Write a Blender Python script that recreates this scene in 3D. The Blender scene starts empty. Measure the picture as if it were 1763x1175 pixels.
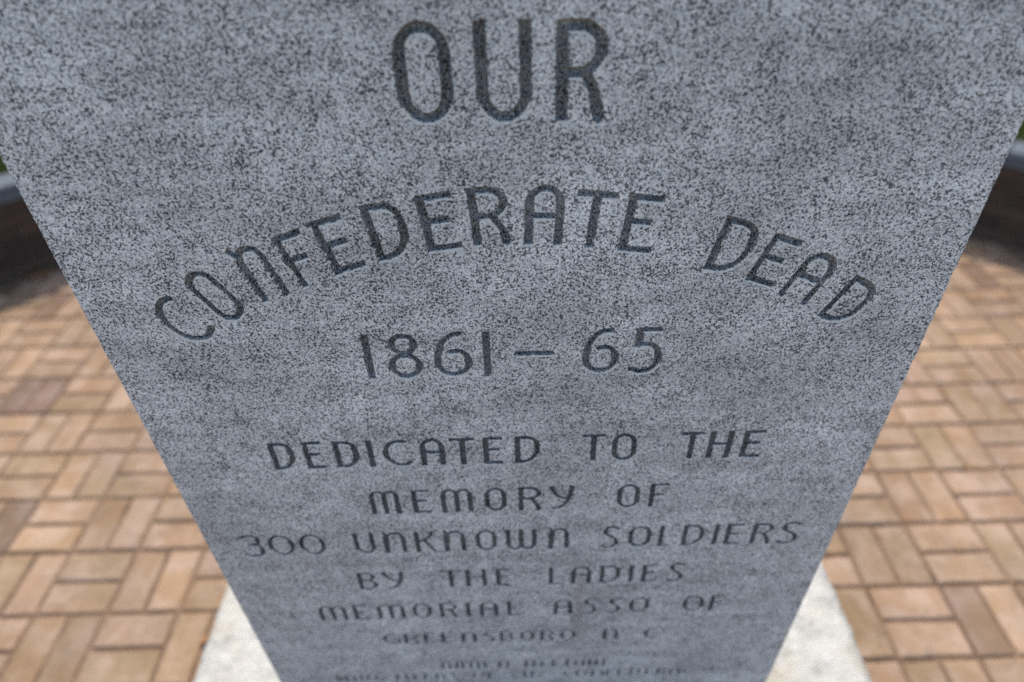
import bpy, bmesh, math, random
import numpy as np
from mathutils import Vector, Matrix, noise
from mathutils.geometry import delaunay_2d_cdt

random.seed(7)
rng = np.random.default_rng(7)
R = math.radians
scene = bpy.context.scene
col = scene.collection

# ------------------------------------------------------------------ camera
CAM_Z = 1.752
F_PX, IMG_W, IMG_H = 1145.46, 1763.0, 1175.0
cam_rows = (Vector((0.99955623, -0.01139899, -0.02752089)),
            Vector((0.02860792, 0.62483018, 0.7802364)),
            Vector((-0.00830198, 0.78067747, -0.624879)))      # right, up, forward
cd = bpy.data.cameras.new('camera')
cam = bpy.data.objects.new('camera', cd)
col.objects.link(cam)
rt, up, fw = cam_rows
m3 = Matrix((rt, up, -fw)).transposed()
cam.matrix_world = Matrix.Translation((0, 0, CAM_Z)) @ m3.to_4x4()
cd.sensor_width = 36.0
cd.lens = 36.0 * F_PX / IMG_W
cd.clip_start = 0.02
cd.clip_end = 2000
cd.dof.use_dof = True
cd.dof.focus_distance = 0.70
cd.dof.aperture_fstop = 1.95
scene.camera = cam

# ------------------------------------------------------------------ sky and sun
SUN_EL, SUN_AZ = 55.0, -6.0            # azimuth from +Y (behind the stone), positive to the right
w = bpy.data.worlds.new('World')
scene.world = w
w.use_nodes = True
nt = w.node_tree
bg = nt.nodes['Background']
sky = nt.nodes.new('ShaderNodeTexSky')
sky.sky_type = 'NISHITA'
sky.sun_disc = False
sky.sun_elevation = R(SUN_EL)
sky.sun_rotation = R(SUN_AZ)
sky.air_density = 1.0
sky.dust_density = 1.9
sky.ozone_density = 0.5
hs = nt.nodes.new('ShaderNodeHueSaturation')      # thin summer haze: a paler blue
hs.inputs['Saturation'].default_value = 0.95
nt.links.new(sky.outputs[0], hs.inputs['Color'])
nt.links.new(hs.outputs[0], bg.inputs[0])
bg.inputs[1].default_value = 0.15
sd = bpy.data.lights.new('sun', 'SUN')
sd.energy = 2.35
sd.angle = R(0.53)
sd.color = (1.0, 0.94, 0.84)
sun = bpy.data.objects.new('sun', sd)
col.objects.link(sun)
sdir = Vector((math.sin(R(SUN_AZ)) * math.cos(R(SUN_EL)), math.cos(R(SUN_AZ)) * math.cos(R(SUN_EL)), math.sin(R(SUN_EL))))
sun.rotation_euler = sdir.to_track_quat('Z', 'Y').to_euler()
sun.location = (0, 3, 6)
scene.view_settings.view_transform = 'Standard'
scene.view_settings.look = 'None'
scene.view_settings.gamma = 1.0
scene.view_settings.exposure = 0.62
scene.view_settings.use_curve_mapping = False
scene.cycles.use_denoising = False
scene.cycles.max_bounces = 8

# ------------------------------------------------------------------ node helpers
class NT:
    def __init__(self, name):
        self.m = bpy.data.materials.new(name)
        self.m.use_nodes = True
        self.t = self.m.node_tree
        self.b = self.t.nodes['Principled BSDF']
    def n(self, typ, **kw):
        nd = self.t.nodes.new('ShaderNode' + typ)
        for k, v in kw.items():
            if k in nd.inputs.keys() if isinstance(k, str) else False:
                pass
            setattr(nd, k, v)
        return nd
    def link(self, a, b):
        self.t.links.new(a, b)
    def coord(self, which='Object'):
        return self.n('TexCoord').outputs[which]
    def noise(self, vec, scale, detail=2.0, rough=0.5, dist=0.0, out='Fac'):
        nd = self.n('TexNoise')
        self.link(vec, nd.inputs['Vector'])
        nd.inputs['Scale'].default_value = scale
        nd.inputs['Detail'].default_value = detail
        nd.inputs['Roughness'].default_value = rough
        nd.inputs['Distortion'].default_value = dist
        return nd.outputs[out]
    def voronoi(self, vec, scale, feature='F1', out='Distance', rnd=1.0):
        nd = self.n('TexVoronoi', feature=feature)
        self.link(vec, nd.inputs['Vector'])
        nd.inputs['Scale'].default_value = scale
        nd.inputs['Randomness'].default_value = rnd
        return nd.outputs[out]
    def ramp(self, fac, stops, interp='LINEAR'):
        nd = self.n('ValToRGB')
        nd.color_ramp.interpolation = interp
        el = nd.color_ramp.elements
        while len(el) > 1:
            el.remove(el[-1])
        for i, (p, c) in enumerate(stops):
            e = el[0] if i == 0 else el.new(p)
            e.position = p
            if not isinstance(c, (tuple, list)):
                c = (c, c, c)
            e.color = (*c[:3], 1)
        self.link(fac, nd.inputs[0])
        return nd.outputs[0]
    def mix(self, fac, a, b, blend='MIX'):
        nd = self.n('Mix', data_type='RGBA', blend_type=blend)
        for sock, v in ((nd.inputs[0], fac), (nd.inputs[6], a), (nd.inputs[7], b)):
            if hasattr(v, 'is_linked') or hasattr(v, 'node'):
                self.link(v, sock)
            elif isinstance(v, (int, float)):
                sock.default_value = v if sock == nd.inputs[0] else (v, v, v, 1)
            else:
                sock.default_value = (*v[:3], 1)
        return nd.outputs[2]
    def math(self, op, a, b=0.0, clamp=False):
        nd = self.n('Math', operation=op, use_clamp=clamp)
        for sock, v in ((nd.inputs[0], a), (nd.inputs[1], b)):
            if hasattr(v, 'node'):
                self.link(v, sock)
            else:
                sock.default_value = v
        return nd.outputs[0]
    def mapping(self, vec, scale=(1, 1, 1), rot=(0, 0, 0), loc=(0, 0, 0)):
        nd = self.n('Mapping')
        self.link(vec, nd.inputs[0])
        nd.inputs['Location'].default_value = loc
        nd.inputs['Rotation'].default_value = rot
        nd.inputs['Scale'].default_value = scale
        return nd.outputs[0]
    def bump(self, height, strength, dist, normal=None):
        nd = self.n('Bump')
        nd.inputs['Strength'].default_value = strength
        nd.inputs['Distance'].default_value = dist
        self.link(height, nd.inputs['Height'])
        if normal is not None:
            self.link(normal, nd.inputs['Normal'])
        return nd.outputs[0]
    def finish(self, color, rough, normal=None, spec=0.4):
        for sock, v in (('Base Color', color), ('Roughness', rough)):
            s = self.b.inputs[sock]
            if hasattr(v, 'node'):
                self.link(v, s)
            elif isinstance(v, (int, float)):
                s.default_value = v
            else:
                s.default_value = (*v[:3], 1)
        self.b.inputs['Specular IOR Level'].default_value = spec
        if normal is not None:
            self.link(normal, self.b.inputs['Normal'])
        return self.m

# ------------------------------------------------------------------ materials
def granite(name, groove=None):
    t = NT(name)
    c = t.coord()
    # feldspar / quartz matrix: cells of pale and mid grey
    v1 = t.voronoi(c, 560.0, out='Color')
    sep = t.n('SeparateColor'); t.link(v1, sep.inputs[0])
    warp = t.noise(c, 420.0, 2.0, 0.6, out='Color')
    cw = t.n('VectorMath', operation='MULTIPLY_ADD')
    t.link(warp, cw.inputs[0]); cw.inputs[1].default_value = (0.003, 0.003, 0.003); t.link(c, cw.inputs[2])
    cw = cw.outputs[0]
    matrix = t.ramp(sep.outputs[0], [(0.0, (0.43, 0.455, 0.48)), (0.25, (0.63, 0.66, 0.685)), (0.6, (0.79, 0.815, 0.835)), (0.85, (0.86, 0.875, 0.885)), (1.0, (0.95, 0.95, 0.94))])
    # biotite flecks: small and crowded, gathered by a coarser field
    clus = t.noise(c, 30.0, 4.0, 0.65)
    f1 = t.noise(cw, 470.0, 2.0, 0.58)
    f1 = t.math('ADD', f1, t.math('MULTIPLY', t.math('SUBTRACT', clus, 0.5), 0.24))
    grey = t.ramp(f1, [(0.485, 0.0), (0.555, 0.7)])
    matrix = t.mix(grey, matrix, (0.27, 0.28, 0.30))
    flecks = t.ramp(f1, [(0.55, 0.0), (0.60, 1.0)])
    matrix = t.mix(t.math('MULTIPLY', flecks, 0.92), matrix, (0.045, 0.048, 0.055))
    # rare rusty specks
    rust = t.ramp(t.noise(c, 70.0, 3.0, 0.6), [(0.70, 0.0), (0.74, 1.0)])
    matrix = t.mix(t.math('MULTIPLY', rust, 0.55), matrix, (0.42, 0.29, 0.19))
    # broad cloudiness and weather streaks
    cloud = t.noise(c, 6.0, 4.0, 0.55)
    matrix = t.mix(1.0, matrix, t.ramp(cloud, [(0.30, 0.78), (0.7, 1.10)]), 'MULTIPLY')
    sx = t.mapping(c, (1.6, 1.6, 9.0), (0, R(9), 0))
    veil = t.noise(sx, 3.5, 5.0, 0.6)
    matrix = t.mix(1.0, matrix, t.ramp(veil, [(0.36, 0.84), (0.58, 1.04)]), 'MULTIPLY')
    # brownish run-off trickle through the lower lines
    px = t.n('SeparateXYZ'); t.link(c, px.inputs[0])
    wob = t.math('MULTIPLY', t.math('SUBTRACT', t.noise(c, 14.0, 3.0, 0.6), 0.5), 0.035)
    dx = t.math('ABSOLUTE', t.math('SUBTRACT', t.math('ADD', px.outputs[0], wob), 0.088))
    run = t.math('MULTIPLY', t.ramp(dx, [(0.0, 1.0), (0.016, 0.0)]), t.ramp(px.outputs[2], [(0.56, 0.0), (0.68, 1.0), (0.83, 1.0), (0.87, 0.0)]))
    run = t.math('MULTIPLY', run, 0.33)
    matrix = t.mix(run, matrix, (0.24, 0.195, 0.135))
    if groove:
        matrix = t.mix(1.0, matrix, (groove, groove, groove * 1.02), 'MULTIPLY')  # grooves get an evenly darker copy of the granite
    h = t.math('ADD', t.noise(c, 420.0, 2.0, 0.65), t.math('MULTIPLY', flecks, -0.35))
    nrm = t.bump(h, 0.55 if not groove else 0.8, 0.0012)
    return t.finish(matrix, 0.72 if not groove else 0.9, nrm, 0.35 if not groove else 0.1)

def lit_lip():
    """sky light on upward groove lips, put into the colour: paler, without grain"""
    t = NT('lit_lip_granite')
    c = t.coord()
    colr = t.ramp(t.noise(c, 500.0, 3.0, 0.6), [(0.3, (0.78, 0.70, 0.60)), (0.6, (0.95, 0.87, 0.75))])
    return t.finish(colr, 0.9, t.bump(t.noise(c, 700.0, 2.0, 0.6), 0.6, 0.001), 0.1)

def base_stone():
    t = NT('rough_pale_granite')
    c = t.coord()
    a = t.noise(c, 26.0, 5.0, 0.65, 0.4)
    colr = t.ramp(a, [(0.28, (0.34, 0.32, 0.28)), (0.42, (0.47, 0.45, 0.40)), (0.56, (0.55, 0.53, 0.475)), (0.75, (0.60, 0.58, 0.53))])
    y = t.ramp(t.noise(t.mapping(c, loc=(3.3, 1.7, 0)), 6.0, 4.0, 0.6), [(0.48, 0.0), (0.66, 0.55)])
    colr = t.mix(y, colr, (0.47, 0.38, 0.25))
    sp = t.ramp(t.noise(c, 330.0, 2.0, 0.6), [(0.60, 0.0), (0.70, 0.3)])
    colr = t.mix(sp, colr, (0.25, 0.25, 0.25))
    h = t.math('ADD', t.noise(c, 40.0, 6.0, 0.65), t.math('MULTIPLY', t.noise(c, 200.0, 3.0, 0.6), 0.3))
    return t.finish(colr, 0.85, t.bump(h, 0.55, 0.016), 0.3)

def paver_mat(name, source):
    t = NT(name)
    c = t.coord('Object')
    if source == 'object':
        oi = t.n('ObjectInfo').outputs['Random']
        off = t.n('ObjectInfo').outputs['Location']
        va = t.n('VectorMath', operation='MULTIPLY_ADD')
        t.link(off, va.inputs[0]); va.inputs[1].default_value = (3.1, 3.7, 5.0); t.link(c, va.inputs[2])
        c = va.outputs[0]
        tint = t.n('ObjectInfo').outputs['Color']
    else:
        oi = t.n('NewGeometry').outputs['Random Per Island']
        tint = (1.0, 1.0, 1.0)
    wn = t.n('TexWhiteNoise', noise_dimensions='1D')
    t.link(oi, wn.inputs['W'])
    basec = t.ramp(oi, [(0.0, (0.335, 0.205, 0.118)), (0.2, (0.385, 0.25, 0.15)), (0.4, (0.36, 0.232, 0.138)), (0.6, (0.405, 0.268, 0.172)), (0.78, (0.36, 0.232, 0.137)), (0.9, (0.33, 0.232, 0.137)), (1.0, (0.39, 0.255, 0.163))])
    blot = t.noise(c, 11.0, 4.0, 0.6, 0.3)
    colr = t.mix(t.ramp(blot, [(0.42, 0.0), (0.62, 0.75)]), basec, (0.47, 0.335, 0.245))
    blot2 = t.noise(c, 8.0, 3.0, 0.6)
    colr = t.mix(t.ramp(blot2, [(0.52, 0.0), (0.72, 0.65)]), colr, (0.295, 0.175, 0.092))
    dirt = t.ramp(t.noise(c, 33.0, 5.0, 0.7), [(0.53, 0.0), (0.72, 0.5)])
    colr = t.mix(dirt, colr, (0.17, 0.125, 0.09))
    grit = t.ramp(t.noise(c, 260.0, 3.0, 0.6), [(0.3, 0.82), (0.7, 1.12)])
    colr = t.mix(1.0, colr, grit, 'MULTIPLY')
    colr = t.mix(1.0, colr, tint, 'MULTIPLY')
    if source == 'object':             # weathering that runs over several pavers
        wp = t.n('NewGeometry').outputs['Position']
        colr = t.mix(1.0, colr, t.ramp(t.noise(wp, 2.6, 3.0, 0.6), [(0.36, (0.80, 0.81, 0.82)), (0.6, (1.03, 1.02, 1.01))]), 'MULTIPLY')
        spot = t.ramp(t.noise(wp, 9.0, 4.0, 0.65, 0.4), [(0.62, 0.0), (0.72, 0.5)])
        colr = t.mix(spot, colr, (0.17, 0.12, 0.085))
    h = t.math('ADD', t.noise(c, 70.0, 5.0, 0.65), t.math('MULTIPLY', t.noise(c, 300.0, 2.0, 0.6), 0.35))
    return t.finish(colr, 0.88, t.bump(h, 0.5, 0.004), 0.25)

def simple(name, stops, scale, rough=0.9, bump=(60.0, 0.5, 0.006), spec=0.3, detail=5.0):
    t = NT(name)
    c = t.coord()
    colr = t.ramp(t.noise(c, scale, detail, 0.65), stops)
    fine = t.ramp(t.noise(c, scale * 9, 3.0, 0.6), [(0.3, 0.75), (0.7, 1.2)])
    colr = t.mix(1.0, colr, fine, 'MULTIPLY')
    return t.finish(colr, rough, t.bump(t.noise(c, bump[0], 5.0, 0.65), bump[1], bump[2]), spec)

def wall_brick_mat():
    t = NT('dark_wall_brick')
    c = t.coord()
    oi = t.n('ObjectInfo').outputs['Random']
    colr = t.ramp(oi, [(0.0, (0.05, 0.036, 0.03)), (0.4, (0.075, 0.05, 0.038)), (0.75, (0.10, 0.066, 0.048)), (1.0, (0.06, 0.05, 0.045))])
    colr = t.mix(1.0, colr, t.ramp(t.noise(c, 40.0, 5.0, 0.7), [(0.3, 0.7), (0.7, 1.25)]), 'MULTIPLY')
    return t.finish(colr, 0.9, t.bump(t.noise(c, 120.0, 4.0, 0.6), 0.5, 0.004), 0.2)

def leaf_mat(name, a, b):
    t = NT(name)
    c = t.coord()
    colr = t.ramp(t.noise(c, 90.0, 4.0, 0.6), [(0.3, a), (0.7, b)])
    return t.finish(colr, 0.7, t.bump(t.noise(c, 200.0, 3.0, 0.6), 0.4, 0.001), 0.2)

def grass_mat():
    t = NT('grass_blades')
    oi = t.n('NewGeometry').outputs['Random Per Island']
    colr = t.ramp(oi, [(0.0, (0.055, 0.085, 0.014)), (0.5, (0.095, 0.135, 0.022)), (0.85, (0.14, 0.165, 0.035)), (1.0, (0.22, 0.19, 0.08))])
    t.b.inputs['Subsurface Weight'].default_value = 0.0
    return t.finish(colr, 0.55, None, 0.3)

M = dict(
    granite=granite('grey_granite'), groove=granite('dark_groove_granite', 0.33), groove_big=granite('mid_groove_granite', 0.5), base=base_stone(), lit_lip=lit_lip(),  # groove granite: darker for small letters, less dark for big ones
    paver=paver_mat('clay_paver', 'object'), paver_far=paver_mat('clay_paver_far', 'island'),
    sand=simple('joint_sand', [(0.32, (0.075, 0.055, 0.035)), (0.44, (0.18, 0.112, 0.07)), (0.7, (0.28, 0.182, 0.118))], 7.0, 0.95, (400.0, 0.6, 0.003)),
    soil=simple('soil', [(0.3, (0.05, 0.038, 0.026)), (0.7, (0.10, 0.075, 0.05))], 8.0, 0.95),
    lawn=simple('lawn_ground', [(0.3, (0.05, 0.075, 0.015)), (0.7, (0.10, 0.13, 0.03))], 3.0, 0.9),
    wbrick=wall_brick_mat(),
    mortar=simple('wall_mortar', [(0.3, (0.10, 0.09, 0.08)), (0.7, (0.16, 0.145, 0.13))], 40.0),
    cap=simple('bluestone', [(0.3, (0.09, 0.105, 0.12)), (0.7, (0.13, 0.15, 0.17))], 14.0, 0.75, (90.0, 0.4, 0.004)),
    grass=grass_mat(),
    leaf_y=leaf_mat('yellow_leaf', (0.45, 0.29, 0.08), (0.55, 0.40, 0.15)),
    leaf_o=leaf_mat('orange_leaf', (0.27, 0.13, 0.06), (0.36, 0.20, 0.10)),
)

# ------------------------------------------------------------------ object helpers
def tag(o, label=None, cat=None, group=None, kind=None):
    for k, v in (('label', label), ('category', cat), ('group', group), ('kind', kind)):
        if v:
            o[k] = v
    return o

def mesh_obj(name, verts, faces, mat, parent=None, smooth=False, loc=None):
    me = bpy.data.meshes.new(name)
    me.from_pydata([tuple(map(float, v)) for v in verts], [], [tuple(int(i) for i in f) for f in faces])
    me.update()
    if mat:
        me.materials.append(mat)
    if smooth:
        me.shade_smooth()
    return link(name, me, parent, loc)

def link(name, me, parent=None, loc=None, rotz=0.0):
    o = bpy.data.objects.new(name, me)
    col.objects.link(o)
    if parent is not None:
        o.parent = parent
    if loc is not None:
        o.location = loc
    o.rotation_euler.z = rotz
    return o

def from_bm(name, bm, mat, smooth=False):
    me = bpy.data.meshes.new(name)
    bm.to_mesh(me)
    bm.free()
    me.materials.append(mat)
    if smooth:
        me.shade_smooth()
    return me

def bevel_box(sx, sy, sz, bev, seed=0, jit=0.0):
    """box with its top edges rounded, bottom at 0, centred in x and y"""
    rr = random.Random(seed)
    hx, hy = sx / 2, sy / 2
    rings = [(hx, hy, 0.0), (hx, hy, sz - bev), (hx - bev * 0.35, hy - bev * 0.35, sz - bev * 0.3), (hx - bev, hy - bev, sz)]
    v, f = [], []
    for a, b, z in rings:
        for x, y in ((-a, -b), (a, -b), (a, b), (-a, b)):
            v.append((x + rr.uniform(-jit, jit), y + rr.uniform(-jit, jit), z + rr.uniform(-jit, jit) * 0.4))
    for k in range(3):
        for i in range(4):
            j = (i + 1) % 4
            f.append((k * 4 + i, k * 4 + j, k * 4 + 4 + j, k * 4 + 4 + i))
    f.append((12, 13, 14, 15))
    return v, f

def cam_px(p):
    d = Vector(p) - Vector((0, 0, CAM_Z))
    z = d.dot(fw)
    if z <= 0.05:
        return None
    return IMG_W / 2 + F_PX * d.dot(rt) / z, IMG_H / 2 - F_PX * d.dot(up) / z, z

# (character, x, z of its lower left corner, tilt, width, height, stroke) in metres on the stone
LETTERS = [
    ('O', -0.0967, 1.5375, 0.0, 0.0489, 0.0852, 0.0113), ('U', -0.0293, 1.5363, 0.0, 0.0482, 0.0852, 0.0113), ('R', 0.038, 1.5352, 0.0, 0.0439, 0.0852, 0.0113),
    ('1', -0.1726, 1.2407, 0.0, 0.0088, 0.0677, 0.0092), ('8', -0.1476, 1.2405, 0.0, 0.0402, 0.0677, 0.0092), ('6', -0.0953, 1.2404, 0.0, 0.0442, 0.0677, 0.0092),
    ('1', -0.0396, 1.2402, 0.0, 0.0095, 0.0677, 0.0092), ('-', -0.0036, 1.24, 0.0, 0.0441, 0.0677, 0.0092), ('6', 0.0718, 1.2398, 0.0, 0.0425, 0.0677, 0.0092),
    ('5', 0.1276, 1.2396, 0.0, 0.0351, 0.0677, 0.0092), ('D', -0.318, 1.0893, 0.0, 0.0306, 0.0519, 0.0075), ('E', -0.2754, 1.0893, 0.0, 0.0254, 0.0519, 0.0075),
    ('D', -0.2367, 1.0892, 0.0, 0.031, 0.0519, 0.0075), ('I', -0.1945, 1.0892, 0.0, 0.0076, 0.0519, 0.0075), ('C', -0.1752, 1.0892, 0.0, 0.0361, 0.0519, 0.0075),
    ('A', -0.1279, 1.0891, 0.0, 0.0317, 0.0519, 0.0075), ('T', -0.0894, 1.0891, 0.0, 0.0317, 0.0519, 0.0075), ('E', -0.0476, 1.089, 0.0, 0.0251, 0.0519, 0.0075),
    ('D', -0.0077, 1.089, 0.0, 0.0326, 0.0519, 0.0075), ('T', 0.078, 1.0889, 0.0, 0.0289, 0.0519, 0.0075), ('O', 0.1156, 1.0888, 0.0, 0.0318, 0.0519, 0.0075),
    ('T', 0.203, 1.0887, 0.0, 0.0272, 0.0519, 0.0075), ('H', 0.2374, 1.0887, 0.0, 0.0304, 0.0519, 0.0075), ('E', 0.2804, 1.0886, 0.0, 0.0268, 0.0519, 0.0075),
    ('M', -0.2075, 0.9901, 0.0, 0.0408, 0.0521, 0.0072), ('E', -0.1501, 0.9902, 0.0, 0.0247, 0.0521, 0.0072), ('M', -0.1107, 0.9902, 0.0, 0.0437, 0.0521, 0.0072),
    ('O', -0.0512, 0.9903, 0.0, 0.0302, 0.0521, 0.0072), ('R', -0.005, 0.9904, 0.0, 0.0315, 0.0521, 0.0072), ('Y', 0.0364, 0.9904, 0.0, 0.0353, 0.0521, 0.0072),
    ('O', 0.1291, 0.9905, 0.0, 0.0314, 0.0521, 0.0072), ('F', 0.1729, 0.9906, 0.0, 0.0256, 0.0521, 0.0072), ('3', -0.4096, 0.8982, 0.0, 0.032, 0.0518, 0.007),
    ('0', -0.3709, 0.8981, 0.0, 0.0387, 0.0518, 0.007), ('0', -0.3255, 0.898, 0.0, 0.0385, 0.0518, 0.007), ('U', -0.2455, 0.8978, 0.0, 0.0305, 0.0518, 0.007),
    ('N', -0.2029, 0.8977, 0.0, 0.0329, 0.0518, 0.007), ('K', -0.1572, 0.8976, 0.0, 0.0322, 0.0518, 0.007), ('N', -0.1154, 0.8975, 0.0, 0.032, 0.0518, 0.007),
    ('O', -0.069, 0.8974, 0.0, 0.0311, 0.0518, 0.007), ('W', -0.0254, 0.8973, 0.0, 0.045, 0.0518, 0.007), ('N', 0.0364, 0.8972, 0.0, 0.0299, 0.0518, 0.007),
    ('S', 0.1135, 0.897, 0.0, 0.0249, 0.0518, 0.007), ('O', 0.1521, 0.8969, 0.0, 0.0335, 0.0518, 0.007), ('L', 0.1963, 0.8969, 0.0, 0.018, 0.0518, 0.007),
    ('D', 0.2302, 0.8968, 0.0, 0.0316, 0.0518, 0.007), ('I', 0.2739, 0.8967, 0.0, 0.0096, 0.0518, 0.007), ('E', 0.2922, 0.8966, 0.0, 0.0239, 0.0518, 0.007),
    ('R', 0.3303, 0.8966, 0.0, 0.0311, 0.0518, 0.007), ('S', 0.3704, 0.8965, 0.0, 0.0287, 0.0518, 0.007), ('B', -0.2566, 0.8004, 0.0, 0.0295, 0.0492, 0.007),
    ('Y', -0.2186, 0.8006, 0.0, 0.0348, 0.0492, 0.007), ('T', -0.1293, 0.8011, 0.0, 0.0325, 0.0492, 0.007), ('H', -0.0905, 0.8013, 0.0, 0.0325, 0.0492, 0.007),
    ('E', -0.0437, 0.8016, 0.0, 0.0224, 0.0492, 0.007), ('L', 0.0376, 0.802, 0.0, 0.0213, 0.0492, 0.007), ('A', 0.0721, 0.8022, 0.0, 0.0311, 0.0492, 0.007),
    ('D', 0.1161, 0.8025, 0.0, 0.0317, 0.0492, 0.007), ('I', 0.1602, 0.8027, 0.0, 0.0085, 0.0492, 0.007), ('E', 0.1808, 0.8028, 0.0, 0.023, 0.0492, 0.007),
    ('S', 0.2207, 0.8031, 0.0, 0.0244, 0.0492, 0.007), ('M', -0.3357, 0.7101, 0.0, 0.0447, 0.0474, 0.007), ('E', -0.2799, 0.7103, 0.0, 0.0239, 0.0474, 0.007),
    ('M', -0.241, 0.7105, 0.0, 0.0453, 0.0474, 0.007), ('O', -0.1833, 0.7107, 0.0, 0.0317, 0.0474, 0.007), ('R', -0.1391, 0.7109, 0.0, 0.0294, 0.0474, 0.007),
    ('I', -0.0967, 0.711, 0.0, 0.0082, 0.0474, 0.007), ('A', -0.0743, 0.7111, 0.0, 0.0305, 0.0474, 0.007), ('L', -0.0294, 0.7113, 0.0, 0.0226, 0.0474, 0.007),
    ('A', 0.0462, 0.7116, 0.0, 0.0305, 0.0474, 0.007), ('S', 0.0939, 0.7118, 0.0, 0.0225, 0.0474, 0.007), ('S', 0.1346, 0.712, 0.0, 0.0208, 0.0474, 0.007),
    ('O', 0.1689, 0.7122, 0.0, 0.0326, 0.0474, 0.007), ('O', 0.2559, 0.7125, 0.0, 0.0337, 0.0474, 0.007), ('F', 0.2989, 0.7127, 0.0, 0.0223, 0.0474, 0.007),
    ('G', -0.2449, 0.6273, 0.0, 0.0301, 0.0368, 0.0064), ('R', -0.2086, 0.6271, 0.0, 0.025, 0.0368, 0.0064), ('E', -0.1745, 0.627, 0.0, 0.0191, 0.0368, 0.0064),
    ('E', -0.1451, 0.6269, 0.0, 0.0203, 0.0368, 0.0064), ('N', -0.1113, 0.6267, 0.0, 0.0264, 0.0368, 0.0064), ('S', -0.0735, 0.6265, 0.0, 0.0203, 0.0368, 0.0064),
    ('B', -0.0446, 0.6264, 0.0, 0.0248, 0.0368, 0.0064), ('O', -0.0101, 0.6262, 0.0, 0.0252, 0.0368, 0.0064), ('R', 0.0242, 0.6261, 0.0, 0.0248, 0.0368, 0.0064),
    ('O', 0.058, 0.6259, 0.0, 0.0271, 0.0368, 0.0064), ('N', 0.1307, 0.6256, 0.0, 0.0271, 0.0368, 0.0064), ('C', 0.2017, 0.6253, 0.0, 0.0231, 0.0368, 0.0064),
    ('N', -0.1543, 0.532, 0.0, 0.0175, 0.0298, 0.0052), ('N', -0.1293, 0.5319, 0.0, 0.0164, 0.0298, 0.0052), ('M', -0.1036, 0.5317, 0.0, 0.0314, 0.0298, 0.0052),
    ('N', -0.0522, 0.5315, 0.0, 0.0207, 0.0298, 0.0052), ('M', -0.0045, 0.5313, 0.0, 0.0346, 0.0298, 0.0052), ('L', 0.0446, 0.5311, 0.0, 0.0154, 0.0298, 0.0052),
    ('N', 0.0694, 0.531, 0.0, 0.0222, 0.0298, 0.0052), ('M', 0.0982, 0.5309, 0.0, 0.0305, 0.0298, 0.0052), ('I', 0.1355, 0.5308, 0.0, 0.0061, 0.0298, 0.0052),
    ('D', -0.3518, 0.492, 0.0, 0.013, 0.0271, 0.005), ('A', -0.3361, 0.4919, 0.0, 0.0206, 0.0271, 0.005), ('U', -0.3079, 0.4918, 0.0, 0.0174, 0.0271, 0.005),
    ('G', -0.2803, 0.4917, 0.0, 0.0185, 0.0271, 0.005), ('H', -0.2422, 0.4915, 0.0, 0.0229, 0.0271, 0.005), ('T', -0.2149, 0.4914, 0.0, 0.0142, 0.0271, 0.005),
    ('E', -0.1899, 0.4913, 0.0, 0.0142, 0.0271, 0.005), ('R', -0.1691, 0.4913, 0.0, 0.0196, 0.0271, 0.005), ('S', -0.1404, 0.4912, 0.0, 0.0109, 0.0271, 0.005),
    ('O', -0.1001, 0.491, 0.0, 0.0219, 0.0271, 0.005), ('F', -0.0727, 0.4909, 0.0, 0.0109, 0.0271, 0.005), ('T', -0.0277, 0.4907, 0.0, 0.012, 0.0271, 0.005),
    ('H', -0.0249, 0.4907, 0.0, 0.0231, 0.0271, 0.005), ('E', 0.0063, 0.4906, 0.0, 0.0197, 0.0271, 0.005), ('C', 0.0665, 0.4904, 0.0, 0.0127, 0.0271, 0.005),
    ('O', 0.0895, 0.4902, 0.0, 0.022, 0.0271, 0.005), ('N', 0.1173, 0.4901, 0.0, 0.0243, 0.0271, 0.005), ('F', 0.145, 0.49, 0.0, 0.0174, 0.0271, 0.005),
    ('E', 0.1662, 0.49, 0.0, 0.0167, 0.0271, 0.005), ('D', 0.1885, 0.4899, 0.0, 0.0197, 0.0271, 0.005), ('E', 0.2174, 0.4898, 0.0, 0.0139, 0.0271, 0.005),
    ('R', 0.2391, 0.4897, 0.0, 0.0174, 0.0271, 0.005), ('A', 0.261, 0.4896, 0.0, 0.0208, 0.0271, 0.005), ('C', 0.2863, 0.4895, 0.0, 0.0162, 0.0271, 0.005),
    ('Y', 0.3187, 0.4894, 0.0, 0.0243, 0.0271, 0.005), ('C', -0.3575, 1.2928, 0.5891, 0.0426, 0.0668, 0.0092), ('O', -0.3112, 1.3236, 0.5333, 0.0359, 0.0704, 0.0092),
    ('N', -0.2667, 1.3518, 0.3116, 0.0352, 0.0681, 0.0092), ('F', -0.221, 1.3689, 0.3109, 0.0333, 0.0648, 0.0092), ('E', -0.1826, 1.3844, 0.2782, 0.0346, 0.0641, 0.0092),
    ('D', -0.1374, 1.398, 0.163, 0.0399, 0.0651, 0.0092), ('E', -0.0865, 1.4073, 0.1166, 0.0359, 0.0642, 0.0092), ('R', -0.0409, 1.413, 0.0584, 0.0386, 0.0645, 0.0092),
    ('A', 0.0084, 1.4127, -0.0424, 0.0386, 0.0669, 0.0092), ('T', 0.0536, 1.4096, -0.1069, 0.0399, 0.0637, 0.0092), ('E', 0.1014, 1.4027, -0.1293, 0.0346, 0.0655, 0.0092),
    ('D', 0.1902, 1.3784, -0.246, 0.0412, 0.0639, 0.0092), ('E', 0.2355, 1.364, -0.3557, 0.0346, 0.0604, 0.0092), ('A', 0.2727, 1.3431, -0.4297, 0.0386, 0.0645, 0.0092),
    ('D', 0.322, 1.3147, -0.4944, 0.0399, 0.0608, 0.0092),
]

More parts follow.
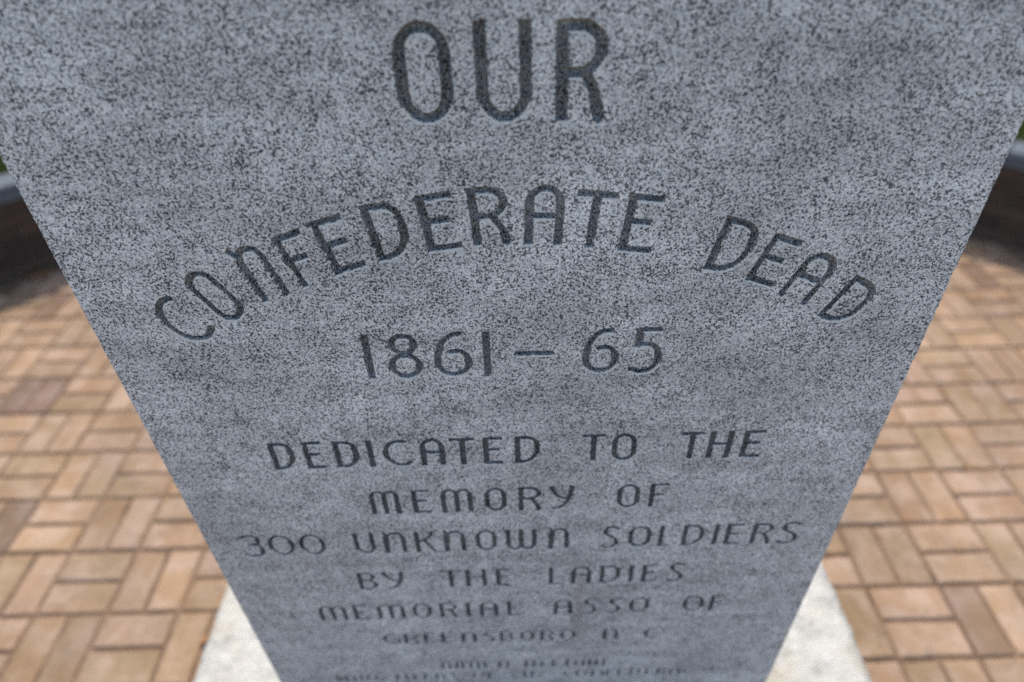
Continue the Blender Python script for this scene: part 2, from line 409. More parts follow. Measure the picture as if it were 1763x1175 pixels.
# ------------------------------------------------------------------ the setting
CX, CY, R_FACE, R_CAP0, R_CAP1 = 0.0, 0.5, 3.365, 3.335, 3.50
CAP_TOP, CAP_T = 0.452, 0.078

ground = mesh_obj('ground', [(-400, -400, -0.06), (400, -400, -0.06), (400, 400, -0.06), (-400, 400, -0.06)], [(0, 1, 2, 3)], M['lawn'])
tag(ground, kind='structure')

def ring(r0, r1, z, a0, a1, n):
    v, f = [], []
    for i in range(n + 1):
        a = a0 + (a1 - a0) * i / n
        for r in (r0, r1):
            v.append((CX + r * math.cos(a), CY + r * math.sin(a), z))
    for i in range(n):
        f.append((2 * i, 2 * i + 1, 2 * i + 3, 2 * i + 2))
    return v, f

# raised lawn behind the wall, gently rising
A0, A1 = R(12), R(168)
lv, lf = [], []
rad = [3.47, 3.6, 4.0, 5.0, 8.0, 20.0, 60.0, 300.0]
NA = 90
for i in range(NA + 1):
    a = R(-20) + R(220) * i / NA
    blend = min(1.0, max(0.0, 1.0 - max(A0 - a, a - A1) / R(26)))      # the bank runs out beyond the wall ends
    blend = blend * blend * (3 - 2 * blend)
    for k, r in enumerate(rad):
        z = CAP_TOP - 0.045 + 0.01 * math.sin(a * 7) * min(1, k * 0.3) + (r - 3.47) * 0.01
        lv.append((CX + r * math.cos(a), CY + r * math.sin(a), -0.075 + (min(z, 1.2) + 0.075) * blend))
for i in range(NA):
    for k in range(len(rad) - 1):
        b = i * len(rad) + k
        lf.append((b, b + 1, b + 1 + len(rad), b + len(rad)))
lawn = mesh_obj('lawn', lv, lf, M['lawn'], smooth=True)
tag(lawn, kind='structure')

# grass blades on the strip of lawn next to the wall
gv, gf = [], []
for i in range(26000):
    a = random.uniform(A0, A1)
    if random.random() < 0.75:      # denser where the frame looks
        a = random.choice((R(random.uniform(38, 56)), R(random.uniform(124, 142))))
    r = 3.47 + random.random() ** 1.3 * 2.2
    x, y = CX + r * math.cos(a), CY + r * math.sin(a)
    z = CAP_TOP - 0.05 + (r - 3.47) * 0.01
    h = random.uniform(0.03, 0.075)
    t = random.uniform(0, 6.28)
    wd = random.uniform(0.0025, 0.005)
    lx, ly = random.uniform(-.03, .03), random.uniform(-.03, .03)
    c, s = math.cos(t) * wd, math.sin(t) * wd
    b = len(gv)
    gv += [(x - c, y - s, z), (x + c, y + s, z), (x + lx * .5 + c * .7, y + ly * .5 + s * .7, z + h * .6), (x + lx * .5 - c * .7, y + ly * .5 - s * .7, z + h * .6), (x + lx, y + ly, z + h)]
    gf += [(b, b + 1, b + 2, b + 3), (b + 3, b + 2, b + 4)]
grass = mesh_obj('grass', gv, gf, M['grass'])
tag(grass, 'short green grass growing on the lawn behind the low wall', 'grass', kind='stuff')

# ------------------------------------------------------------------ low curved wall
wall = link('garden_wall', None, None, (CX, CY + R_FACE, 0))
tag(wall, 'low curved dark brick wall with grey stone cap behind the memorial', 'wall')
OX, OY = CX, CY + R_FACE
v, f = [], []
n = 90
for i in range(n + 1):
    a = A0 + (A1 - A0) * i / n
    for r, z in ((R_FACE + 0.008, -0.05), (R_FACE + 0.008, CAP_TOP - CAP_T), (R_CAP1 - 0.02, CAP_TOP - CAP_T), (R_CAP1 - 0.02, -0.05)):
        v.append((CX + r * math.cos(a) - OX, CY + r * math.sin(a) - OY, z))
for i in range(n):
    for k in range(4):
        b, d = i * 4 + k, i * 4 + (k + 1) % 4
        f.append((b, b + 4, d + 4, d))
f.append((0, 1, 2, 3)); f.append((n * 4 + 3, n * 4 + 2, n * 4 + 1, n * 4))
mesh_obj('wall_core', v, f, M['mortar'], wall)
bl, bh = 0.204, 0.0655
wall_meshes = []
for s in range(3):
    bv, bf = bevel_box(bl - 0.011, bh - 0.011, 0.05, 0.006, 40 + s, 0.0012)
    bv = [(x, -z + 0.03, y) for x, y, z in bv]            # face towards -y, proud of the mortar
    me = bpy.data.meshes.new('wall_brick')
    me.from_pydata(bv, [], bf); me.update(); me.materials.append(M['wbrick'])
    wall_meshes.append(me)
ncourse = int((CAP_TOP - CAP_T) / bh + 0.3)
bh = (CAP_TOP - CAP_T - 0.006) / ncourse
step = bl / R_FACE
for c in range(ncourse):
    a = A0 + step * (0.5 + 0.5 * (c % 2))
    while a < A1 - step * 0.4:
        o = link('brick', random.choice(wall_meshes), wall,
                 (CX + (R_FACE + 0.014) * math.cos(a) - OX, CY + (R_FACE + 0.014) * math.sin(a) - OY, 0.004 + bh * (c + 0.5)), a - math.pi / 2)
        a += step
# cap stones with split, layered edges
ncap = 18
for i in range(ncap):
    a0 = A0 + (A1 - A0) * i / ncap + 0.0011
    a1 = A0 + (A1 - A0) * (i + 1) / ncap - 0.0011
    rr = random.Random(i)
    prof = [(R_CAP1, 0.0), (R_CAP0 + 0.012, 0.0), (R_CAP0 + 0.004, 0.008)]
    z = 0.008
    for k in range(3):
        e = rr.uniform(-0.003, 0.003)
        prof += [(R_CAP0 + e, z + 0.002), (R_CAP0 + e, z + 0.016), (R_CAP0 + e + 0.006, z + 0.019)]
        z += 0.0205
    prof += [(R_CAP0 + 0.006, CAP_T - 0.003), (R_CAP0 + 0.014, CAP_T), (R_CAP1 - 0.006, CAP_T), (R_CAP1, CAP_T - 0.006)]
    m = 6
    am = (a0 + a1) / 2
    bx, by = CX + R_CAP0 * math.cos(am), CY + R_CAP0 * math.sin(am)
    v, f = [], []
    for j in range(m + 1):
        a = a0 + (a1 - a0) * j / m
        for r, z in prof:
            q = r + rr.uniform(-0.0015, 0.0015)
            v.append((CX + q * math.cos(a) - bx, CY + q * math.sin(a) - by, z))
    L = len(prof)
    for j in range(m):
        for k in range(L):
            b, d = j * L + k, j * L + (k + 1) % L
            f.append((b, d, d + L, b + L))
    f.append(tuple(range(L - 1, -1, -1))); f.append(tuple(m * L + k for k in range(L)))
    mesh_obj('cap_stone', v, f, M['cap'], wall, loc=(bx - OX, by - OY, CAP_TOP - CAP_T + 0.001))

# ------------------------------------------------------------------ brick pavement, basket weave
MOD = 0.2065
PZ = 0.0                                # top of the pavers
BASE = (-0.748, 0.752, 0.40, 1.27)      # plinth footprint x0 x1 y0 y1
v, f = ring(0.0, R_FACE + 0.02, -0.007, 0, 2 * math.pi, 96)
v += [(x, y, -0.0075) for x, y in ((-3.2, -6), (3.2, -6), (3.2, 0.2), (-3.2, 0.2))]
f.append(tuple(range(len(v) - 4, len(v))))
pavement = mesh_obj('brick_pavement', v, f, M['sand'])
tag(pavement, kind='structure')
PL, PW, PH = 0.1975, 0.0943, 0.05
pav_meshes = []
for s in range(6):
    bv, bf = bevel_box(PL, PW, PH, 0.008, 100 + s, 0.0011)
    me = bpy.data.meshes.new('paver')
    me.from_pydata(bv, [], bf); me.update(); me.materials.append(M['paver'])
    pav_meshes.append(me)

slots = []
def module(x0, y0, vertical):
    q = MOD / 2
    if vertical:
        slots.append((x0 + q / 2, y0 + q, math.pi / 2)); slots.append((x0 + q * 1.5, y0 + q, math.pi / 2))
    else:
        slots.append((x0 + q, y0 + q / 2, 0.0)); slots.append((x0 + q, y0 + q * 1.5, 0.0))
XL, YL, XR, YR = -0.9822, 1.2094, 0.9673, 1.2332
for j in range(-36, 14):
    for c in range(-13, 4):
        module(XL + c * MOD, YL + j * MOD, (c + j) % 2 == 0)
    for c in range(-5, 13):
        module(XR + c * MOD, YR + j * MOD, (c + j) % 2 != 0)
xs = (XL + 4 * MOD + XR - 5 * MOD) / 2     # one running course where the two halves meet
for j in range(-36, 14):
    slots.append((xs, YL + j * MOD + 0.05, math.pi / 2))

def inside(x, y, ang):
    ex, ey = (PL / 2, PW / 2) if ang == 0 else (PW / 2, PL / 2)
    for sx in (-1, 1):
        for sy in (-1, 1):
            px, py = x + sx * ex, y + sy * ey
            if BASE[0] < px < BASE[1] and BASE[2] < py < BASE[3]:
                return 'cut'
            if py < 0.1:
                if abs(px) > 3.2 or py < -6:
                    return 'out'
            elif math.hypot(px - CX, py - CY) > R_FACE - 0.005:
                return 'edge'
    return 'in'

near, far = [], []
for x, y, ang in slots:
    k = inside(x, y, ang)
    if k == 'out':
        continue
    if k == 'cut':
        # only keep what sticks out of the plinth far enough
        if BASE[0] + 0.03 < x < BASE[1] - 0.03 and BASE[2] + 0.03 < y < BASE[3] - 0.03:
            continue
    if k == 'edge' and math.hypot(x - CX, y - CY) > R_FACE - 0.03:
        continue
    p = cam_px((x, y, PZ))
    size = 0
    if p and -160 < p[0] < IMG_W + 160 and 150 < p[1] < IMG_H + 190:
        lx, rx = 0.538 * (p[1] - 265), 1763 - 0.472 * (p[1] - 215)
        if p[0] < lx + 40 or p[0] > rx - 40:
            size = 1 / p[2]
    (near if size > 0 else far).append((size, x, y, ang))
near.sort(reverse=True)
far += near[300:]
near = near[:300]
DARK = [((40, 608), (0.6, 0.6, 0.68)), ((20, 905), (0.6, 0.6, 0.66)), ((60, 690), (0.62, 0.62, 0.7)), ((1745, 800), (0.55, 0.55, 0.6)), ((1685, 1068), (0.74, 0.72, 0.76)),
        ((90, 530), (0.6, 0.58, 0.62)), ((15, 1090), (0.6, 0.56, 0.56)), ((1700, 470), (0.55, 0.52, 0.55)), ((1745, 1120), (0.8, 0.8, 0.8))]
for s, x, y, ang in near:
    rr = random.Random(int(x * 9173 + y * 631))
    o = link('paver', pav_meshes[rr.randrange(6)], pavement,
             (x + rr.uniform(-.0015, .0015), y + rr.uniform(-.0015, .0015), PZ - PH + rr.uniform(-.0016, .0016)), ang + rr.uniform(-.012, .012) + rr.choice((0, math.pi)))
    p = cam_px((x, y, PZ))
    o.color = (1, 1, 1, 1)
    k = rr.choice((rr.uniform(0.80, 0.92), rr.uniform(0.88, 1.03), rr.uniform(0.92, 1.05)))
    o.color = (k, k * rr.uniform(0.985, 1.01), k * rr.uniform(0.96, 1.04), 1)
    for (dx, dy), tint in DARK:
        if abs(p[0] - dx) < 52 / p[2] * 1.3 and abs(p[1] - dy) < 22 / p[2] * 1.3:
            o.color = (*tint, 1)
fv, ff = [], []
for s, x, y, ang in far:
    bv, bf = bevel_box(PL, PW, PH, 0.008, int((x + 9) * 3000 + y * 77), 0.0013)
    dz = random.uniform(-.0015, .0015) - PH + PZ
    ca, sa = math.cos(ang + random.uniform(-.01, .01)), math.sin(ang)
    b = len(fv)
    fv += [(x + a * ca - c * sa, y + a * sa + c * ca, z + dz) for a, c, z in bv]
    ff += [tuple(i + b for i in q) for q in bf]
po = mesh_obj('pavers_beyond', fv, ff, M['paver_far'], pavement)
tag(po, kind='stuff')

# ------------------------------------------------------------------ the memorial
SX0, SX1 = -0.4595, 0.4525
SY0, SY1 = 0.573, 0.80
SZ0, SZ1 = 0.25, 2.12
memorial = link('memorial_stone', None, None, (0, SY0, 0))
tag(memorial, 'upright grey granite memorial tablet with engraved lettering on a pale rough stone base', 'memorial')

# plinth: sawn-top block with rock-pitched, irregular edges
bm = bmesh.new()
nx, ny = 76, 46
def edge_wob(s, seed):
    return 0.0035 * noise.noise(Vector((s * 9.0, seed, 0.3))) + 0.0045 * noise.noise(Vector((s * 45.0, seed, 1.7)))
grid = {}
for i in range(nx + 1):
    for j in range(ny + 1):
        x = BASE[0] + (BASE[1] - BASE[0]) * i / nx
        y = BASE[2] + (BASE[3] - BASE[2]) * j / ny
        z = 0.25
        if i in (0, nx):
            x += edge_wob(y, 3.0 + i)
        if j in (0, ny):
            y += edge_wob(x, 8.0 + j)
        edge = min(i, nx - i, j, ny - j)
        under = SX0 - 0.01 < x < SX1 + 0.01 and SY0 - 0.01 < y < SY1 + 0.01
        if not under:
            z += 0.0028 * noise.noise(Vector((x * 30, y * 30, 2.0))) + 0.002 * noise.noise(Vector((x * 75, y * 75, 5.0)))
        else:
            z -= 0.003
        if edge == 0:
            z -= 0.008 + 0.005 * noise.noise(Vector((x * 25, y * 25, 9.0)))
        grid[i, j] = bm.verts.new((x, y - SY0, z))
for i in range(nx):
    for j in range(ny):
        bm.faces.new((grid[i, j], grid[i + 1, j], grid[i + 1, j + 1], grid[i, j + 1]))
loop = [grid[i, 0] for i in range(nx)] + [grid[nx, j] for j in range(ny)] + [grid[i, ny] for i in range(nx, 0, -1)] + [grid[0, j] for j in range(ny, 0, -1)]
prev = loop
for k, z in enumerate((0.20, 0.15, 0.09, 0.04, -0.03)):
    cur = []
    for vtx in loop:
        x, y = vtx.co.x, vtx.co.y
        cxm, cym = (BASE[0] + BASE[1]) / 2, (BASE[2] + BASE[3]) / 2 - SY0
        dx = 1 if x > cxm else -1
        wv = 0.014 * noise.noise(Vector((x * 14, y * 14, z * 14))) - 0.004 * k * 0.5
        onx = min(abs(x - BASE[0]), abs(x - BASE[1])) < 0.03
        ony = min(abs(y + SY0 - BASE[2]), abs(y + SY0 - BASE[3])) < 0.03
        nxp = x + (wv * dx if onx else 0)
        nyp = y + (wv * (1 if y > cym else -1) if ony else 0)
        cur.append(bm.verts.new((nxp, nyp, z)))
    L = len(loop)
    for i in range(L):
        bm.faces.new((prev[i], cur[i], cur[(i + 1) % L], prev[(i + 1) % L]))
    prev = cur
me = from_bm('base', bm, M['base'], True)
link('base', me, memorial)

# ---- letters: centre-line strokes in the plane of the stone (metres)
def arcp(cx, cy, rx, ry, a0, a1, n=22):
    return [(cx + rx * math.cos(R(a0 + (a1 - a0) * i / n)), cy + ry * math.sin(R(a0 + (a1 - a0) * i / n))) for i in range(n + 1)]

def bez(p0, p1, p2, p3, n=16):
    o = []
    for i in range(n + 1):
        u = i / n; q = 1 - u
        o.append(tuple(q ** 3 * p0[k] + 3 * q * q * u * p1[k] + 3 * q * u * u * p2[k] + u ** 3 * p3[k] for k in (0, 1)))
    return o

def glyph(ch, w, h, t):
    a = t / 2
    x0, x1, y0, y1 = a, w - a, a, h - a
    rx = (x1 - x0) / 2
    cx = w / 2
    ry = min(rx * 1.15, (y1 - y0) / 2)
    if ch == 'O':
        return [arcp(cx, y1 - ry, rx, ry, 180, 0) + arcp(cx, y0 + ry, rx, ry, 0, -180) + [(x0, y1 - ry)]]
    if ch == '0':
        return [arcp(cx, h / 2, rx, (y1 - y0) / 2, 0, 360, 44)]
    if ch == 'U':
        return [[(x0, h)] + arcp(cx, y0 + ry, rx, ry, 180, 360) + [(x1, h)]]
    if ch == 'N':
        return [[(x0, 0)] + arcp(cx + 0.1 * rx, y1 - ry * .9, rx * .9, ry * .9, 172, 0)[1:] + [(x1, 0)], [(x0 - a * .9, h + a * .2), (x0 + a * 1.2, h - t * 1.7)], [(x0, 0), (x0, h - t * 1.4)]]
    if ch == 'A':
        return [[(x0, 0)] + arcp(cx, y1 - ry, rx, ry, 180, 0) + [(x1, 0)], [(x0, h * .5), (x1, h * .5)]]
    if ch == 'C':
        return [arcp(cx + .12 * w, h / 2, rx + .12 * w, (y1 - y0) / 2, 62, 312, 40)]
    if ch == 'G':
        return [arcp(cx + .06 * w, h / 2, rx + .06 * w, (y1 - y0) / 2, 55, 318, 40), [(w * .62, h * .42), (w, h * .42)], [(x1, h * .45), (x1, h * .12)]]
    if ch == 'F':
        return [[(x0, 0), (x0, h)], [(0, y1), (w, y1)], [(0, h * .53), (w * .8, h * .53)]]
    if ch == 'E':
        return [[(x0, 0), (x0, h)], [(0, y1), (w, y1)], [(0, h * .54), (w * .82, h * .54)], [(0, y0), (w, y0)]]
    if ch == 'D':
        return [[(x0, 0), (x0, h)], [(0, y1), (w * .3, y1)] + bez((w * .3, y1), (w * .78, y1), (x1, h * .82), (x1, h * .52)) + bez((x1, h * .52), (x1, h * .26), (w * .62, y0), (w * .28, y0)) + [(0, y0)]]
    if ch in 'I1':
        return [[(cx, 0), (cx, h)]]
    if ch == 'T':
        return [[(cx, 0), (cx, h)], [(0, y1), (w, y1)]]
    if ch == 'H':
        return [[(x0, 0), (x0, h)], [(x1, 0), (x1, h)], [(x0, h * .53), (x1, h * .53)]]
    if ch == 'L':
        return [[(x0, 0), (x0, h)], [(0, y0), (w, y0)]]
    if ch == 'K':
        return [[(x0, 0), (x0, h)], bez((x1 - a * .3, h), (x1 - a, h * .75), (w * .5, h * .55), (x0, h * .5)), [(w * .42, h * .56), (x1, 0)]]
    if ch == 'R':
        m = h * .50
        return [[(x0, 0), (x0, h)], [(0, y1), (w * .42, y1)] + arcp(w * .42, (y1 + m) / 2, x1 - w * .42, (y1 - m) / 2, 90, -90) + [(0, m)],
                bez((w * .50, m + a * .4), (w * .72, h * .36), (w * .86, h * .18), (x1, 0))]
    if ch == 'B':
        m = h * .54
        return [[(x0, 0), (x0, h)], [(0, y1), (w * .4, y1)] + arcp(w * .4, (y1 + m) / 2, x1 * .92 - w * .4, (y1 - m) / 2, 90, -90) + [(0, m)],
                [(0, m), (w * .45, m)] + arcp(w * .45, (y0 + m) / 2, x1 - w * .45, (m - y0) / 2, 90, -90) + [(0, y0)]]
    if ch == 'S':
        return [bez((w * .96, h * .86), (w * .8, h * 1.01), (x0 + a * .4, h * 1.02), (x0 + a * .4, h * .76)) + bez((x0 + a * .4, h * .76), (x0 + a * .4, h * .54), (x1, h * .54), (x1, h * .27)) + bez((x1, h * .27), (x1, h * -.04), (w * .2, h * .0), (0, h * .13))]
    if ch == 'Y':
        return [bez((x0, h), (x0 + w * .02, h * .62), (w * .5, h * .42), (w * .8, h * .50)), [(x1, h), (x1 - w * .1, h * .52)] + bez((x1 - w * .1, h * .52), (x1 - w * .2, h * .2), (w * .5, y0), (w * .14, y0))]
    if ch == 'M':
        r4 = (x1 - x0) / 4
        q = min(r4 * 1.3, h * .3)
        return [[(x0, 0)] + arcp(x0 + r4, y1 - q, r4, q, 180, 0) + [(cx, 0)], [(cx, 0), (cx, y1 - q)] + arcp(x1 - r4, y1 - q, r4, q, 180, 0) + [(x1, 0)]]
    if ch == 'W':
        r4 = (x1 - x0) / 4
        q = min(r4 * 1.3, h * .3)
        return [[(x0, h)] + arcp(x0 + r4, y0 + q, r4, q, 180, 360) + [(cx, h)], [(cx, h), (cx, y0 + q)] + arcp(x1 - r4, y0 + q, r4, q, 180, 360) + [(x1, h)]]
    if ch == '8':
        return [arcp(cx, h * .75, rx * .80, y1 - h * .75, 0, 360, 36), arcp(cx, h * .27 + a * .3, rx, h * .27 - a * .7, 0, 360, 40)]
    if ch == '6':
        return [bez((w * .80, y1), (w * .25, h * 1.0), (x0, h * .55), (x0, h * .33)) + bez((x0, h * .33), (x0, y0 - h * .06), (x1, y0 - h * .06), (x1, h * .32)) + bez((x1, h * .32), (x1, h * .55), (w * .62, h * .66), (w * .40, h * .55))]
    if ch == '5':
        return [[(x0 + a * .6, h), (x0 + a * .6, h * .56)], [(a * .6, y1), (w * .94, y1)], bez((x0, h * .58), (w * .5, h * .72), (x1, h * .60), (x1, h * .34)) + bez((x1, h * .34), (x1, h * .02), (w * .3, h * -.02), (0, h * .12))]
    if ch == '3':
        return [bez((w * .05, h * .84), (w * .2, h * 1.02), (w * .88, h * 1.02), (w * .86, h * .74)) + bez((w * .86, h * .74), (w * .84, h * .58), (w * .6, h * .55), (w * .38, h * .54)), bez((w * .38, h * .54), (w * .8, h * .58), (x1, h * .45), (x1, h * .29)) + bez((x1, h * .29), (x1, h * -.03), (w * .25, h * -.02), (0, h * .13))]
    if ch == '-':
        return [[(0, h / 2), (w, h / 2)]]
    raise ValueError(ch)

def stroke_sdf(strokes, X, Z, hw):
    """signed distance (negative inside) of the strokes with square-cut ends"""
    best = np.full(X.shape, 1e9)
    for pts in strokes:
        closed = math.dist(pts[0], pts[-1]) < 1e-6
        n = len(pts) - 1
        for k in range(n):
            (ax, ay), (bx, by) = pts[k], pts[k + 1]
            dx, dy = bx - ax, by - ay
            L = math.hypot(dx, dy)
            if L < 1e-7:
                continue
            dx /= L; dy /= L
            al = (X - ax) * dx + (Z - ay) * dy
            pe = np.abs((X - ax) * -dy + (Z - ay) * dx)
            o0 = -al
            o1 = al - L
            ex = np.zeros_like(X)
            cap = np.full(X.shape, -1e9)
            if k == 0 and not closed:
                cap = np.maximum(cap, o0)
            else:
                ex = np.maximum(ex, o0)
            if k == n - 1 and not closed:
                cap = np.maximum(cap, o1)
            else:
                ex = np.maximum(ex, o1)
            d = np.hypot(pe, ex) - hw
            d = np.maximum(d, cap)
            best = np.minimum(best, d)
    return best

def value_noise(X, Z, s, seed):
    """cheap smooth noise on arrays"""
    r = np.random.default_rng(seed).random((64, 64))
    u, v_ = X / s, Z / s
    iu, iv = np.floor(u).astype(int), np.floor(v_).astype(int)
    fu, fv_ = u - iu, v_ - iv
    fu = fu * fu * (3 - 2 * fu); fv_ = fv_ * fv_ * (3 - 2 * fv_)
    g = lambda a, b: r[a % 64, b % 64]
    return (g(iu, iv) * (1 - fu) + g(iu + 1, iv) * fu) * (1 - fv_) + (g(iu, iv + 1) * (1 - fu) + g(iu + 1, iv + 1) * fu) * fv_ - 0.5

MS = {1: [(3, 0)], 2: [(0, 1)], 4: [(1, 2)], 8: [(2, 3)], 3: [(3, 1)], 6: [(0, 2)], 12: [(1, 3)], 9: [(2, 0)]}
def carve(ch, bx, bz, rot, w, h, t):
    """groove surface of one letter: verts (x, depth, z), faces, boundary segments"""
    g = max(0.0006, t / 10.5)
    if ch == '-':
        strokes = [[(0, h / 2), (w, h / 2)]]
    else:
        strokes = glyph(ch, w, h, t)
    pad = t * 0.8
    nxg = int((w + 2 * pad) / g) + 2
    nzg = int((h + 2 * pad) / g) + 2
    lx = -pad + np.arange(nxg) * g + 0.00013
    lz = -pad + np.arange(nzg) * g + 0.00017
    X, Z = np.meshgrid(lx, lz, indexing='ij')
    c, s = math.cos(rot), math.sin(rot)
    WX, WZ = bx + X * c - Z * s, bz + X * s + Z * c
    d = stroke_sdf(strokes, X, Z, t / 2)
    rough = 0.0006 * value_noise(WX, WZ, 0.0022, 5) + 0.0009 * value_noise(WX, WZ, 0.006, 6)
    chip = np.maximum(0, value_noise(WX, WZ, 0.0045, 9) - 0.30) * 0.006
    d = d + rough - chip
    d[np.abs(d) < g * 0.02] = -g * 0.02
    inside_ = d < 0
    big = t > 0.0085
    dm = t * (0.80 if big else 0.66)
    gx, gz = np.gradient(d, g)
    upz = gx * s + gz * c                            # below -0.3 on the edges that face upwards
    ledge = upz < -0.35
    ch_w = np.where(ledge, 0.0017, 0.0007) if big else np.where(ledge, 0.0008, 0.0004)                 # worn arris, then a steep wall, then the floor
    q = np.clip((-d - ch_w) / (t / 2 - ch_w), 0, 1)
    dep = 1.1 * np.clip(-d, 0, ch_w) + (dm - 1.1 * ch_w) * (1 - (1 - q) ** 2.2)      # rounded trough
    dep *= 1 + 0.16 * value_noise(WX, WZ, 0.003, 12) + 0.16 * value_noise(WX, WZ, 0.0012, 13)
    verts, idx, faces, bseg, lipf = [], {}, [], [], set()
    def gv(i, j):
        k = (i, j)
        if k not in idx:
            idx[k] = len(verts)
            verts.append((WX[i, j], dep[i, j], WZ[i, j]))
        return idx[k]
    def ev(i, j, i2, j2):
        if (i2, j2) < (i, j):
            i, j, i2, j2 = i2, j2, i, j
        k = (i, j, i2, j2)
        if k not in idx:
            u = d[i, j] / (d[i, j] - d[i2, j2])
            u = min(max(u, 0.06), 0.94)
            idx[k] = len(verts)
            verts.append((WX[i, j] + (WX[i2, j2] - WX[i, j]) * u, 0.0, WZ[i, j] + (WZ[i2, j2] - WZ[i, j]) * u))
        return idx[k]
    any_ = inside_[:-1, :-1] | inside_[1:, :-1] | inside_[1:, 1:] | inside_[:-1, 1:]
    for i, j in zip(*np.nonzero(any_)):
        cs = ((i, j), (i + 1, j), (i + 1, j + 1), (i, j + 1))
        ins = [bool(inside_[p]) for p in cs]
        code = sum(1 << k for k in range(4) if ins[k])
        if code == 15:
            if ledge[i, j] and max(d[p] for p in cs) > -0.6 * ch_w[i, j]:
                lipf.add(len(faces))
            faces.append([gv(*p) for p in cs])
            continue
        if code in (5, 10):          # saddle: two corners
            for k in range(4):
                if ins[k]:
                    p, pn, pp = cs[k], cs[(k + 1) % 4], cs[(k - 1) % 4]
                    e1, e0 = ev(*p, *pn), ev(*pp, *p)
                    faces.append([gv(*p), e1, e0])
                    bseg.append((e1, e0))
            continue
        poly, cross = [], []
        for k in range(4):
            p, pn = cs[k], cs[(k + 1) % 4]
            if ins[k]:
                poly.append(gv(*p))
            if ins[k] != ins[(k + 1) % 4]:
                e = ev(*p, *pn)
                poly.append(e)
                cross.append(e)
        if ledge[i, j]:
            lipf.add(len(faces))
        faces.append(poly)
        bseg.append((cross[0], cross[1]))
    return verts, faces, bseg, lipf

tablet_faces_pts, tablet_edges, letter_meshes = [], [], []
for ch, bx, bz, rot, lw, lh, lt in LETTERS:
    vs, fs, bs, lp = carve(ch, bx, bz, rot, lw, lh, lt)
    remap = {}
    for a, b in bs:
        for k in (a, b):
            if k not in remap:
                remap[k] = len(tablet_faces_pts)
                tablet_faces_pts.append((vs[k][0], vs[k][2]))
        tablet_edges.append((remap[a], remap[b]))
    letter_meshes.append((ch, vs, fs, lp, lt))

# front of the tablet: triangulated sheet with the letters cut out of it
BEV = 0.004
outer = []
def side(p, q, n, seed):
    for i in range(n):
        u = i / n
        x, z = p[0] + (q[0] - p[0]) * u, p[1] + (q[1] - p[1]) * u
        k = 0.0014 * noise.noise(Vector((z * 60 + x * 60, seed, 0))) + 0.0010 * noise.noise(Vector((z * 190 + x * 190, seed, 4)))
        k += max(0, noise.noise(Vector((z * 24 + x * 24, seed, 9))) - 0.36) * 0.009
        outer.append((x, z, k))
cor = [(SX0 + BEV, SZ0), (SX1 - BEV, SZ0), (SX1 - BEV, SZ1 - BEV), (SX0 + BEV, SZ1 - BEV)]
side(cor[0], cor[1], 60, 1.0); side(cor[1], cor[2], 520, 2.0); side(cor[2], cor[3], 60, 3.0); side(cor[3], cor[0], 520, 4.0)
nb = len(tablet_faces_pts)
cxm = (SX0 + SX1) / 2
pts = [Vector(p) for p in tablet_faces_pts] + [Vector((x + (k if x < cxm else -k), z)) for x, z, k in outer]
no = len(outer)
edges = list(tablet_edges) + [(nb + i, nb + (i + 1) % no) for i in range(no)]
vo, eo, fo, ov, oe, of = delaunay_2d_cdt(pts, edges, [], 0, 1e-7)
# flood fill: keep the triangles reachable from the outer border without crossing a letter edge
cons = set()
for e, src in zip(eo, oe):
    if any(s < len(tablet_edges) for s in src):
        cons.add((min(e), max(e)))
emap = {}
for k, fa in enumerate(fo):
    for i in range(len(fa)):
        a, b = fa[i], fa[(i + 1) % len(fa)]
        emap.setdefault((min(a, b), max(a, b)), []).append(k)
back = {}
for i, src in enumerate(ov):
    for s in src:
        back[s] = i
# every region is inside or outside by the number of letter edges crossed from the border
start = None
oset = set((min(back[nb + i], back[nb + (i + 1) % no]), max(back[nb + i], back[nb + (i + 1) % no])) for i in range(no))
side_of = [None] * len(fo)
stack = []
for e in oset:
    for k in emap.get(e, []):
        if side_of[k] is None:
            side_of[k] = 0
            stack.append(k)
while stack:
    k = stack.pop()
    fa = fo[k]
    for i in range(len(fa)):
        e = (min(fa[i], fa[(i + 1) % len(fa)]), max(fa[i], fa[(i + 1) % len(fa)]))
        if e in oset:
            continue
        for q in emap[e]:
            if side_of[q] is None:
                side_of[q] = side_of[k] ^ (1 if e in cons else 0)
                stack.append(q)
tv = [(p.x, 0.0, p.y) for p in vo]
tf = [fa for k, fa in enumerate(fo) if side_of[k] == 0]
ring1 = [back[nb + i] for i in range(no)]
def extra(off, y):
    base = len(tv)
    for i in range(no):
        x, z, k = outer[i]
        sx = off * (1 if x > cxm else -1) if abs(x - cxm) > (SX1 - SX0) / 2 - BEV * 1.5 else 0
        sz = off if z > SZ1 - BEV * 1.5 else 0
        kk = k * 0.6
        tv.append((x + sx + (kk if x < cxm else -kk), y, z + sz))
    return list(range(base, base + no))
r2 = extra(BEV * 0.7, BEV * 0.3)
r3 = extra(BEV, BEV)
r4 = extra(BEV, SY1 - SY0)
for p, q in ((ring1, r2), (r2, r3), (r3, r4)):
    for i in range(no):
        j = (i + 1) % no
        tf.append((p[i], p[j], q[j], q[i]))
tf.append(tuple(reversed(r4)))
def fix(me):
    bm = bmesh.new(); bm.from_mesh(me)
    bmesh.ops.recalc_face_normals(bm, faces=bm.faces)
    bm.to_mesh(me); bm.free()
tablet = mesh_obj('tablet', tv, tf, M['granite'], memorial)

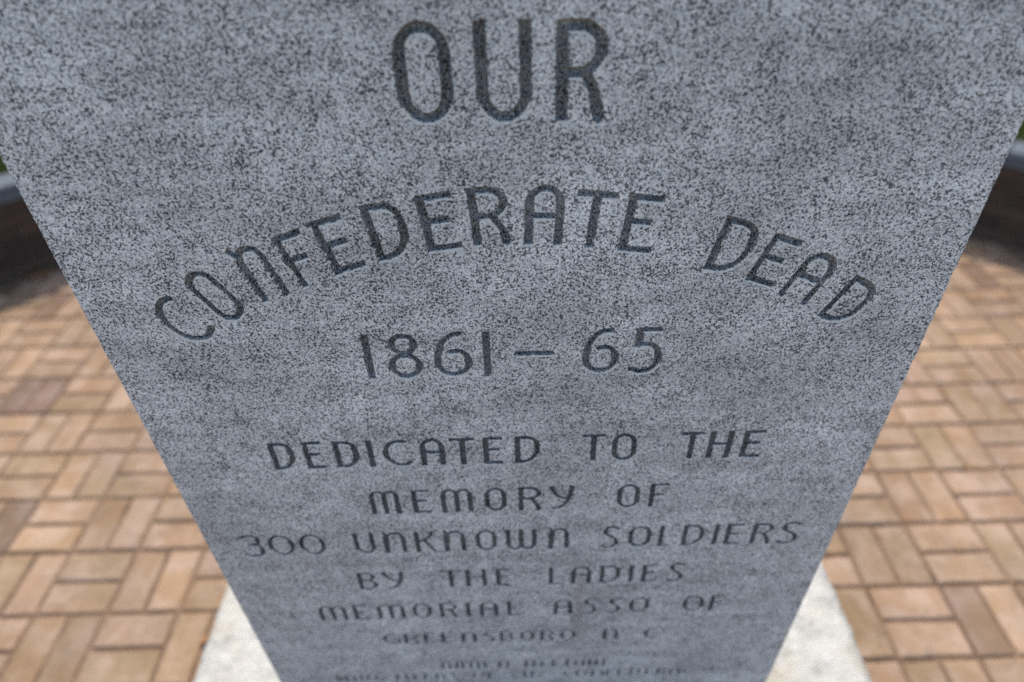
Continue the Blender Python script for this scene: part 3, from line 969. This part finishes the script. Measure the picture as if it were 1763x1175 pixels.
for ch, vs, fs, lp, lt in letter_meshes:
    name = 'engraved_dash' if ch == '-' else 'engraved_digit' if ch in '0123456789' else 'engraved_letter'
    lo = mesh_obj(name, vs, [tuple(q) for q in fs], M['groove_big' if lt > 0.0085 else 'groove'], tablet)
    lo.data.materials.append(M['lit_lip'])          # pale ledges: sky light painted along the lower lips of the groove
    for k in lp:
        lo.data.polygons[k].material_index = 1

# ------------------------------------------------------------------ fallen leaves on the bricks
def leaf(name, label, loc, size, rot, mat, seed):
    rr = random.Random(seed)
    n = 9
    v, f = [], []
    for i in range(n + 1):
        u = i / n
        wd = size * 0.34 * math.sin(math.pi * min(1, u * 1.02 + 0.02)) ** 0.8 * (1 + rr.uniform(-.12, .12))
        x = (u - 0.5) * size
        z = 0.1 * size * (2 * u - 1) ** 2
        v += [(x, -wd, z + 0.12 * size * rr.random()), (x, 0, z * 0.6), (x, wd, z + 0.12 * size * rr.random())]
    for i in range(n):
        for k in (0, 1):
            b = i * 3 + k
            f.append((b, b + 1, b + 4, b + 3))
    b = len(v)
    s0 = -size * 0.5
    v += [(s0, -0.0008, 0.1 * size), (s0, 0.0008, 0.1 * size), (s0 - size * .35, 0.0006, 0.12 * size), (s0 - size * .35, -0.0006, 0.12 * size)]
    f.append((b, b + 1, b + 2, b + 3))
    o = mesh_obj(name, v, f, mat, smooth=True)
    sol = o.modifiers.new('thickness', 'SOLIDIFY'); sol.thickness = 0.0006
    o.location = loc
    o.rotation_euler.z = rot
    tag(o, label, 'leaf', 'fallen leaves on the pavement')
    return o
leaf('fallen_leaf', 'tiny yellow leaf lying in a brick joint left of the memorial', (-0.918, 1.208, 0.003), 0.026, 0.7, M['leaf_y'], 1)
leaf('fallen_leaf', 'orange brown leaf lying against the left edge of the pale stone base', (-0.878, 0.92, 0.003), 0.03, 1.4, M['leaf_o'], 2)
leaf('fallen_leaf', 'brown leaf lying at the foot of the curved wall, left of memorial', (-2.36, 2.80, 0.003), 0.12, 0.4, M['leaf_o'], 3)
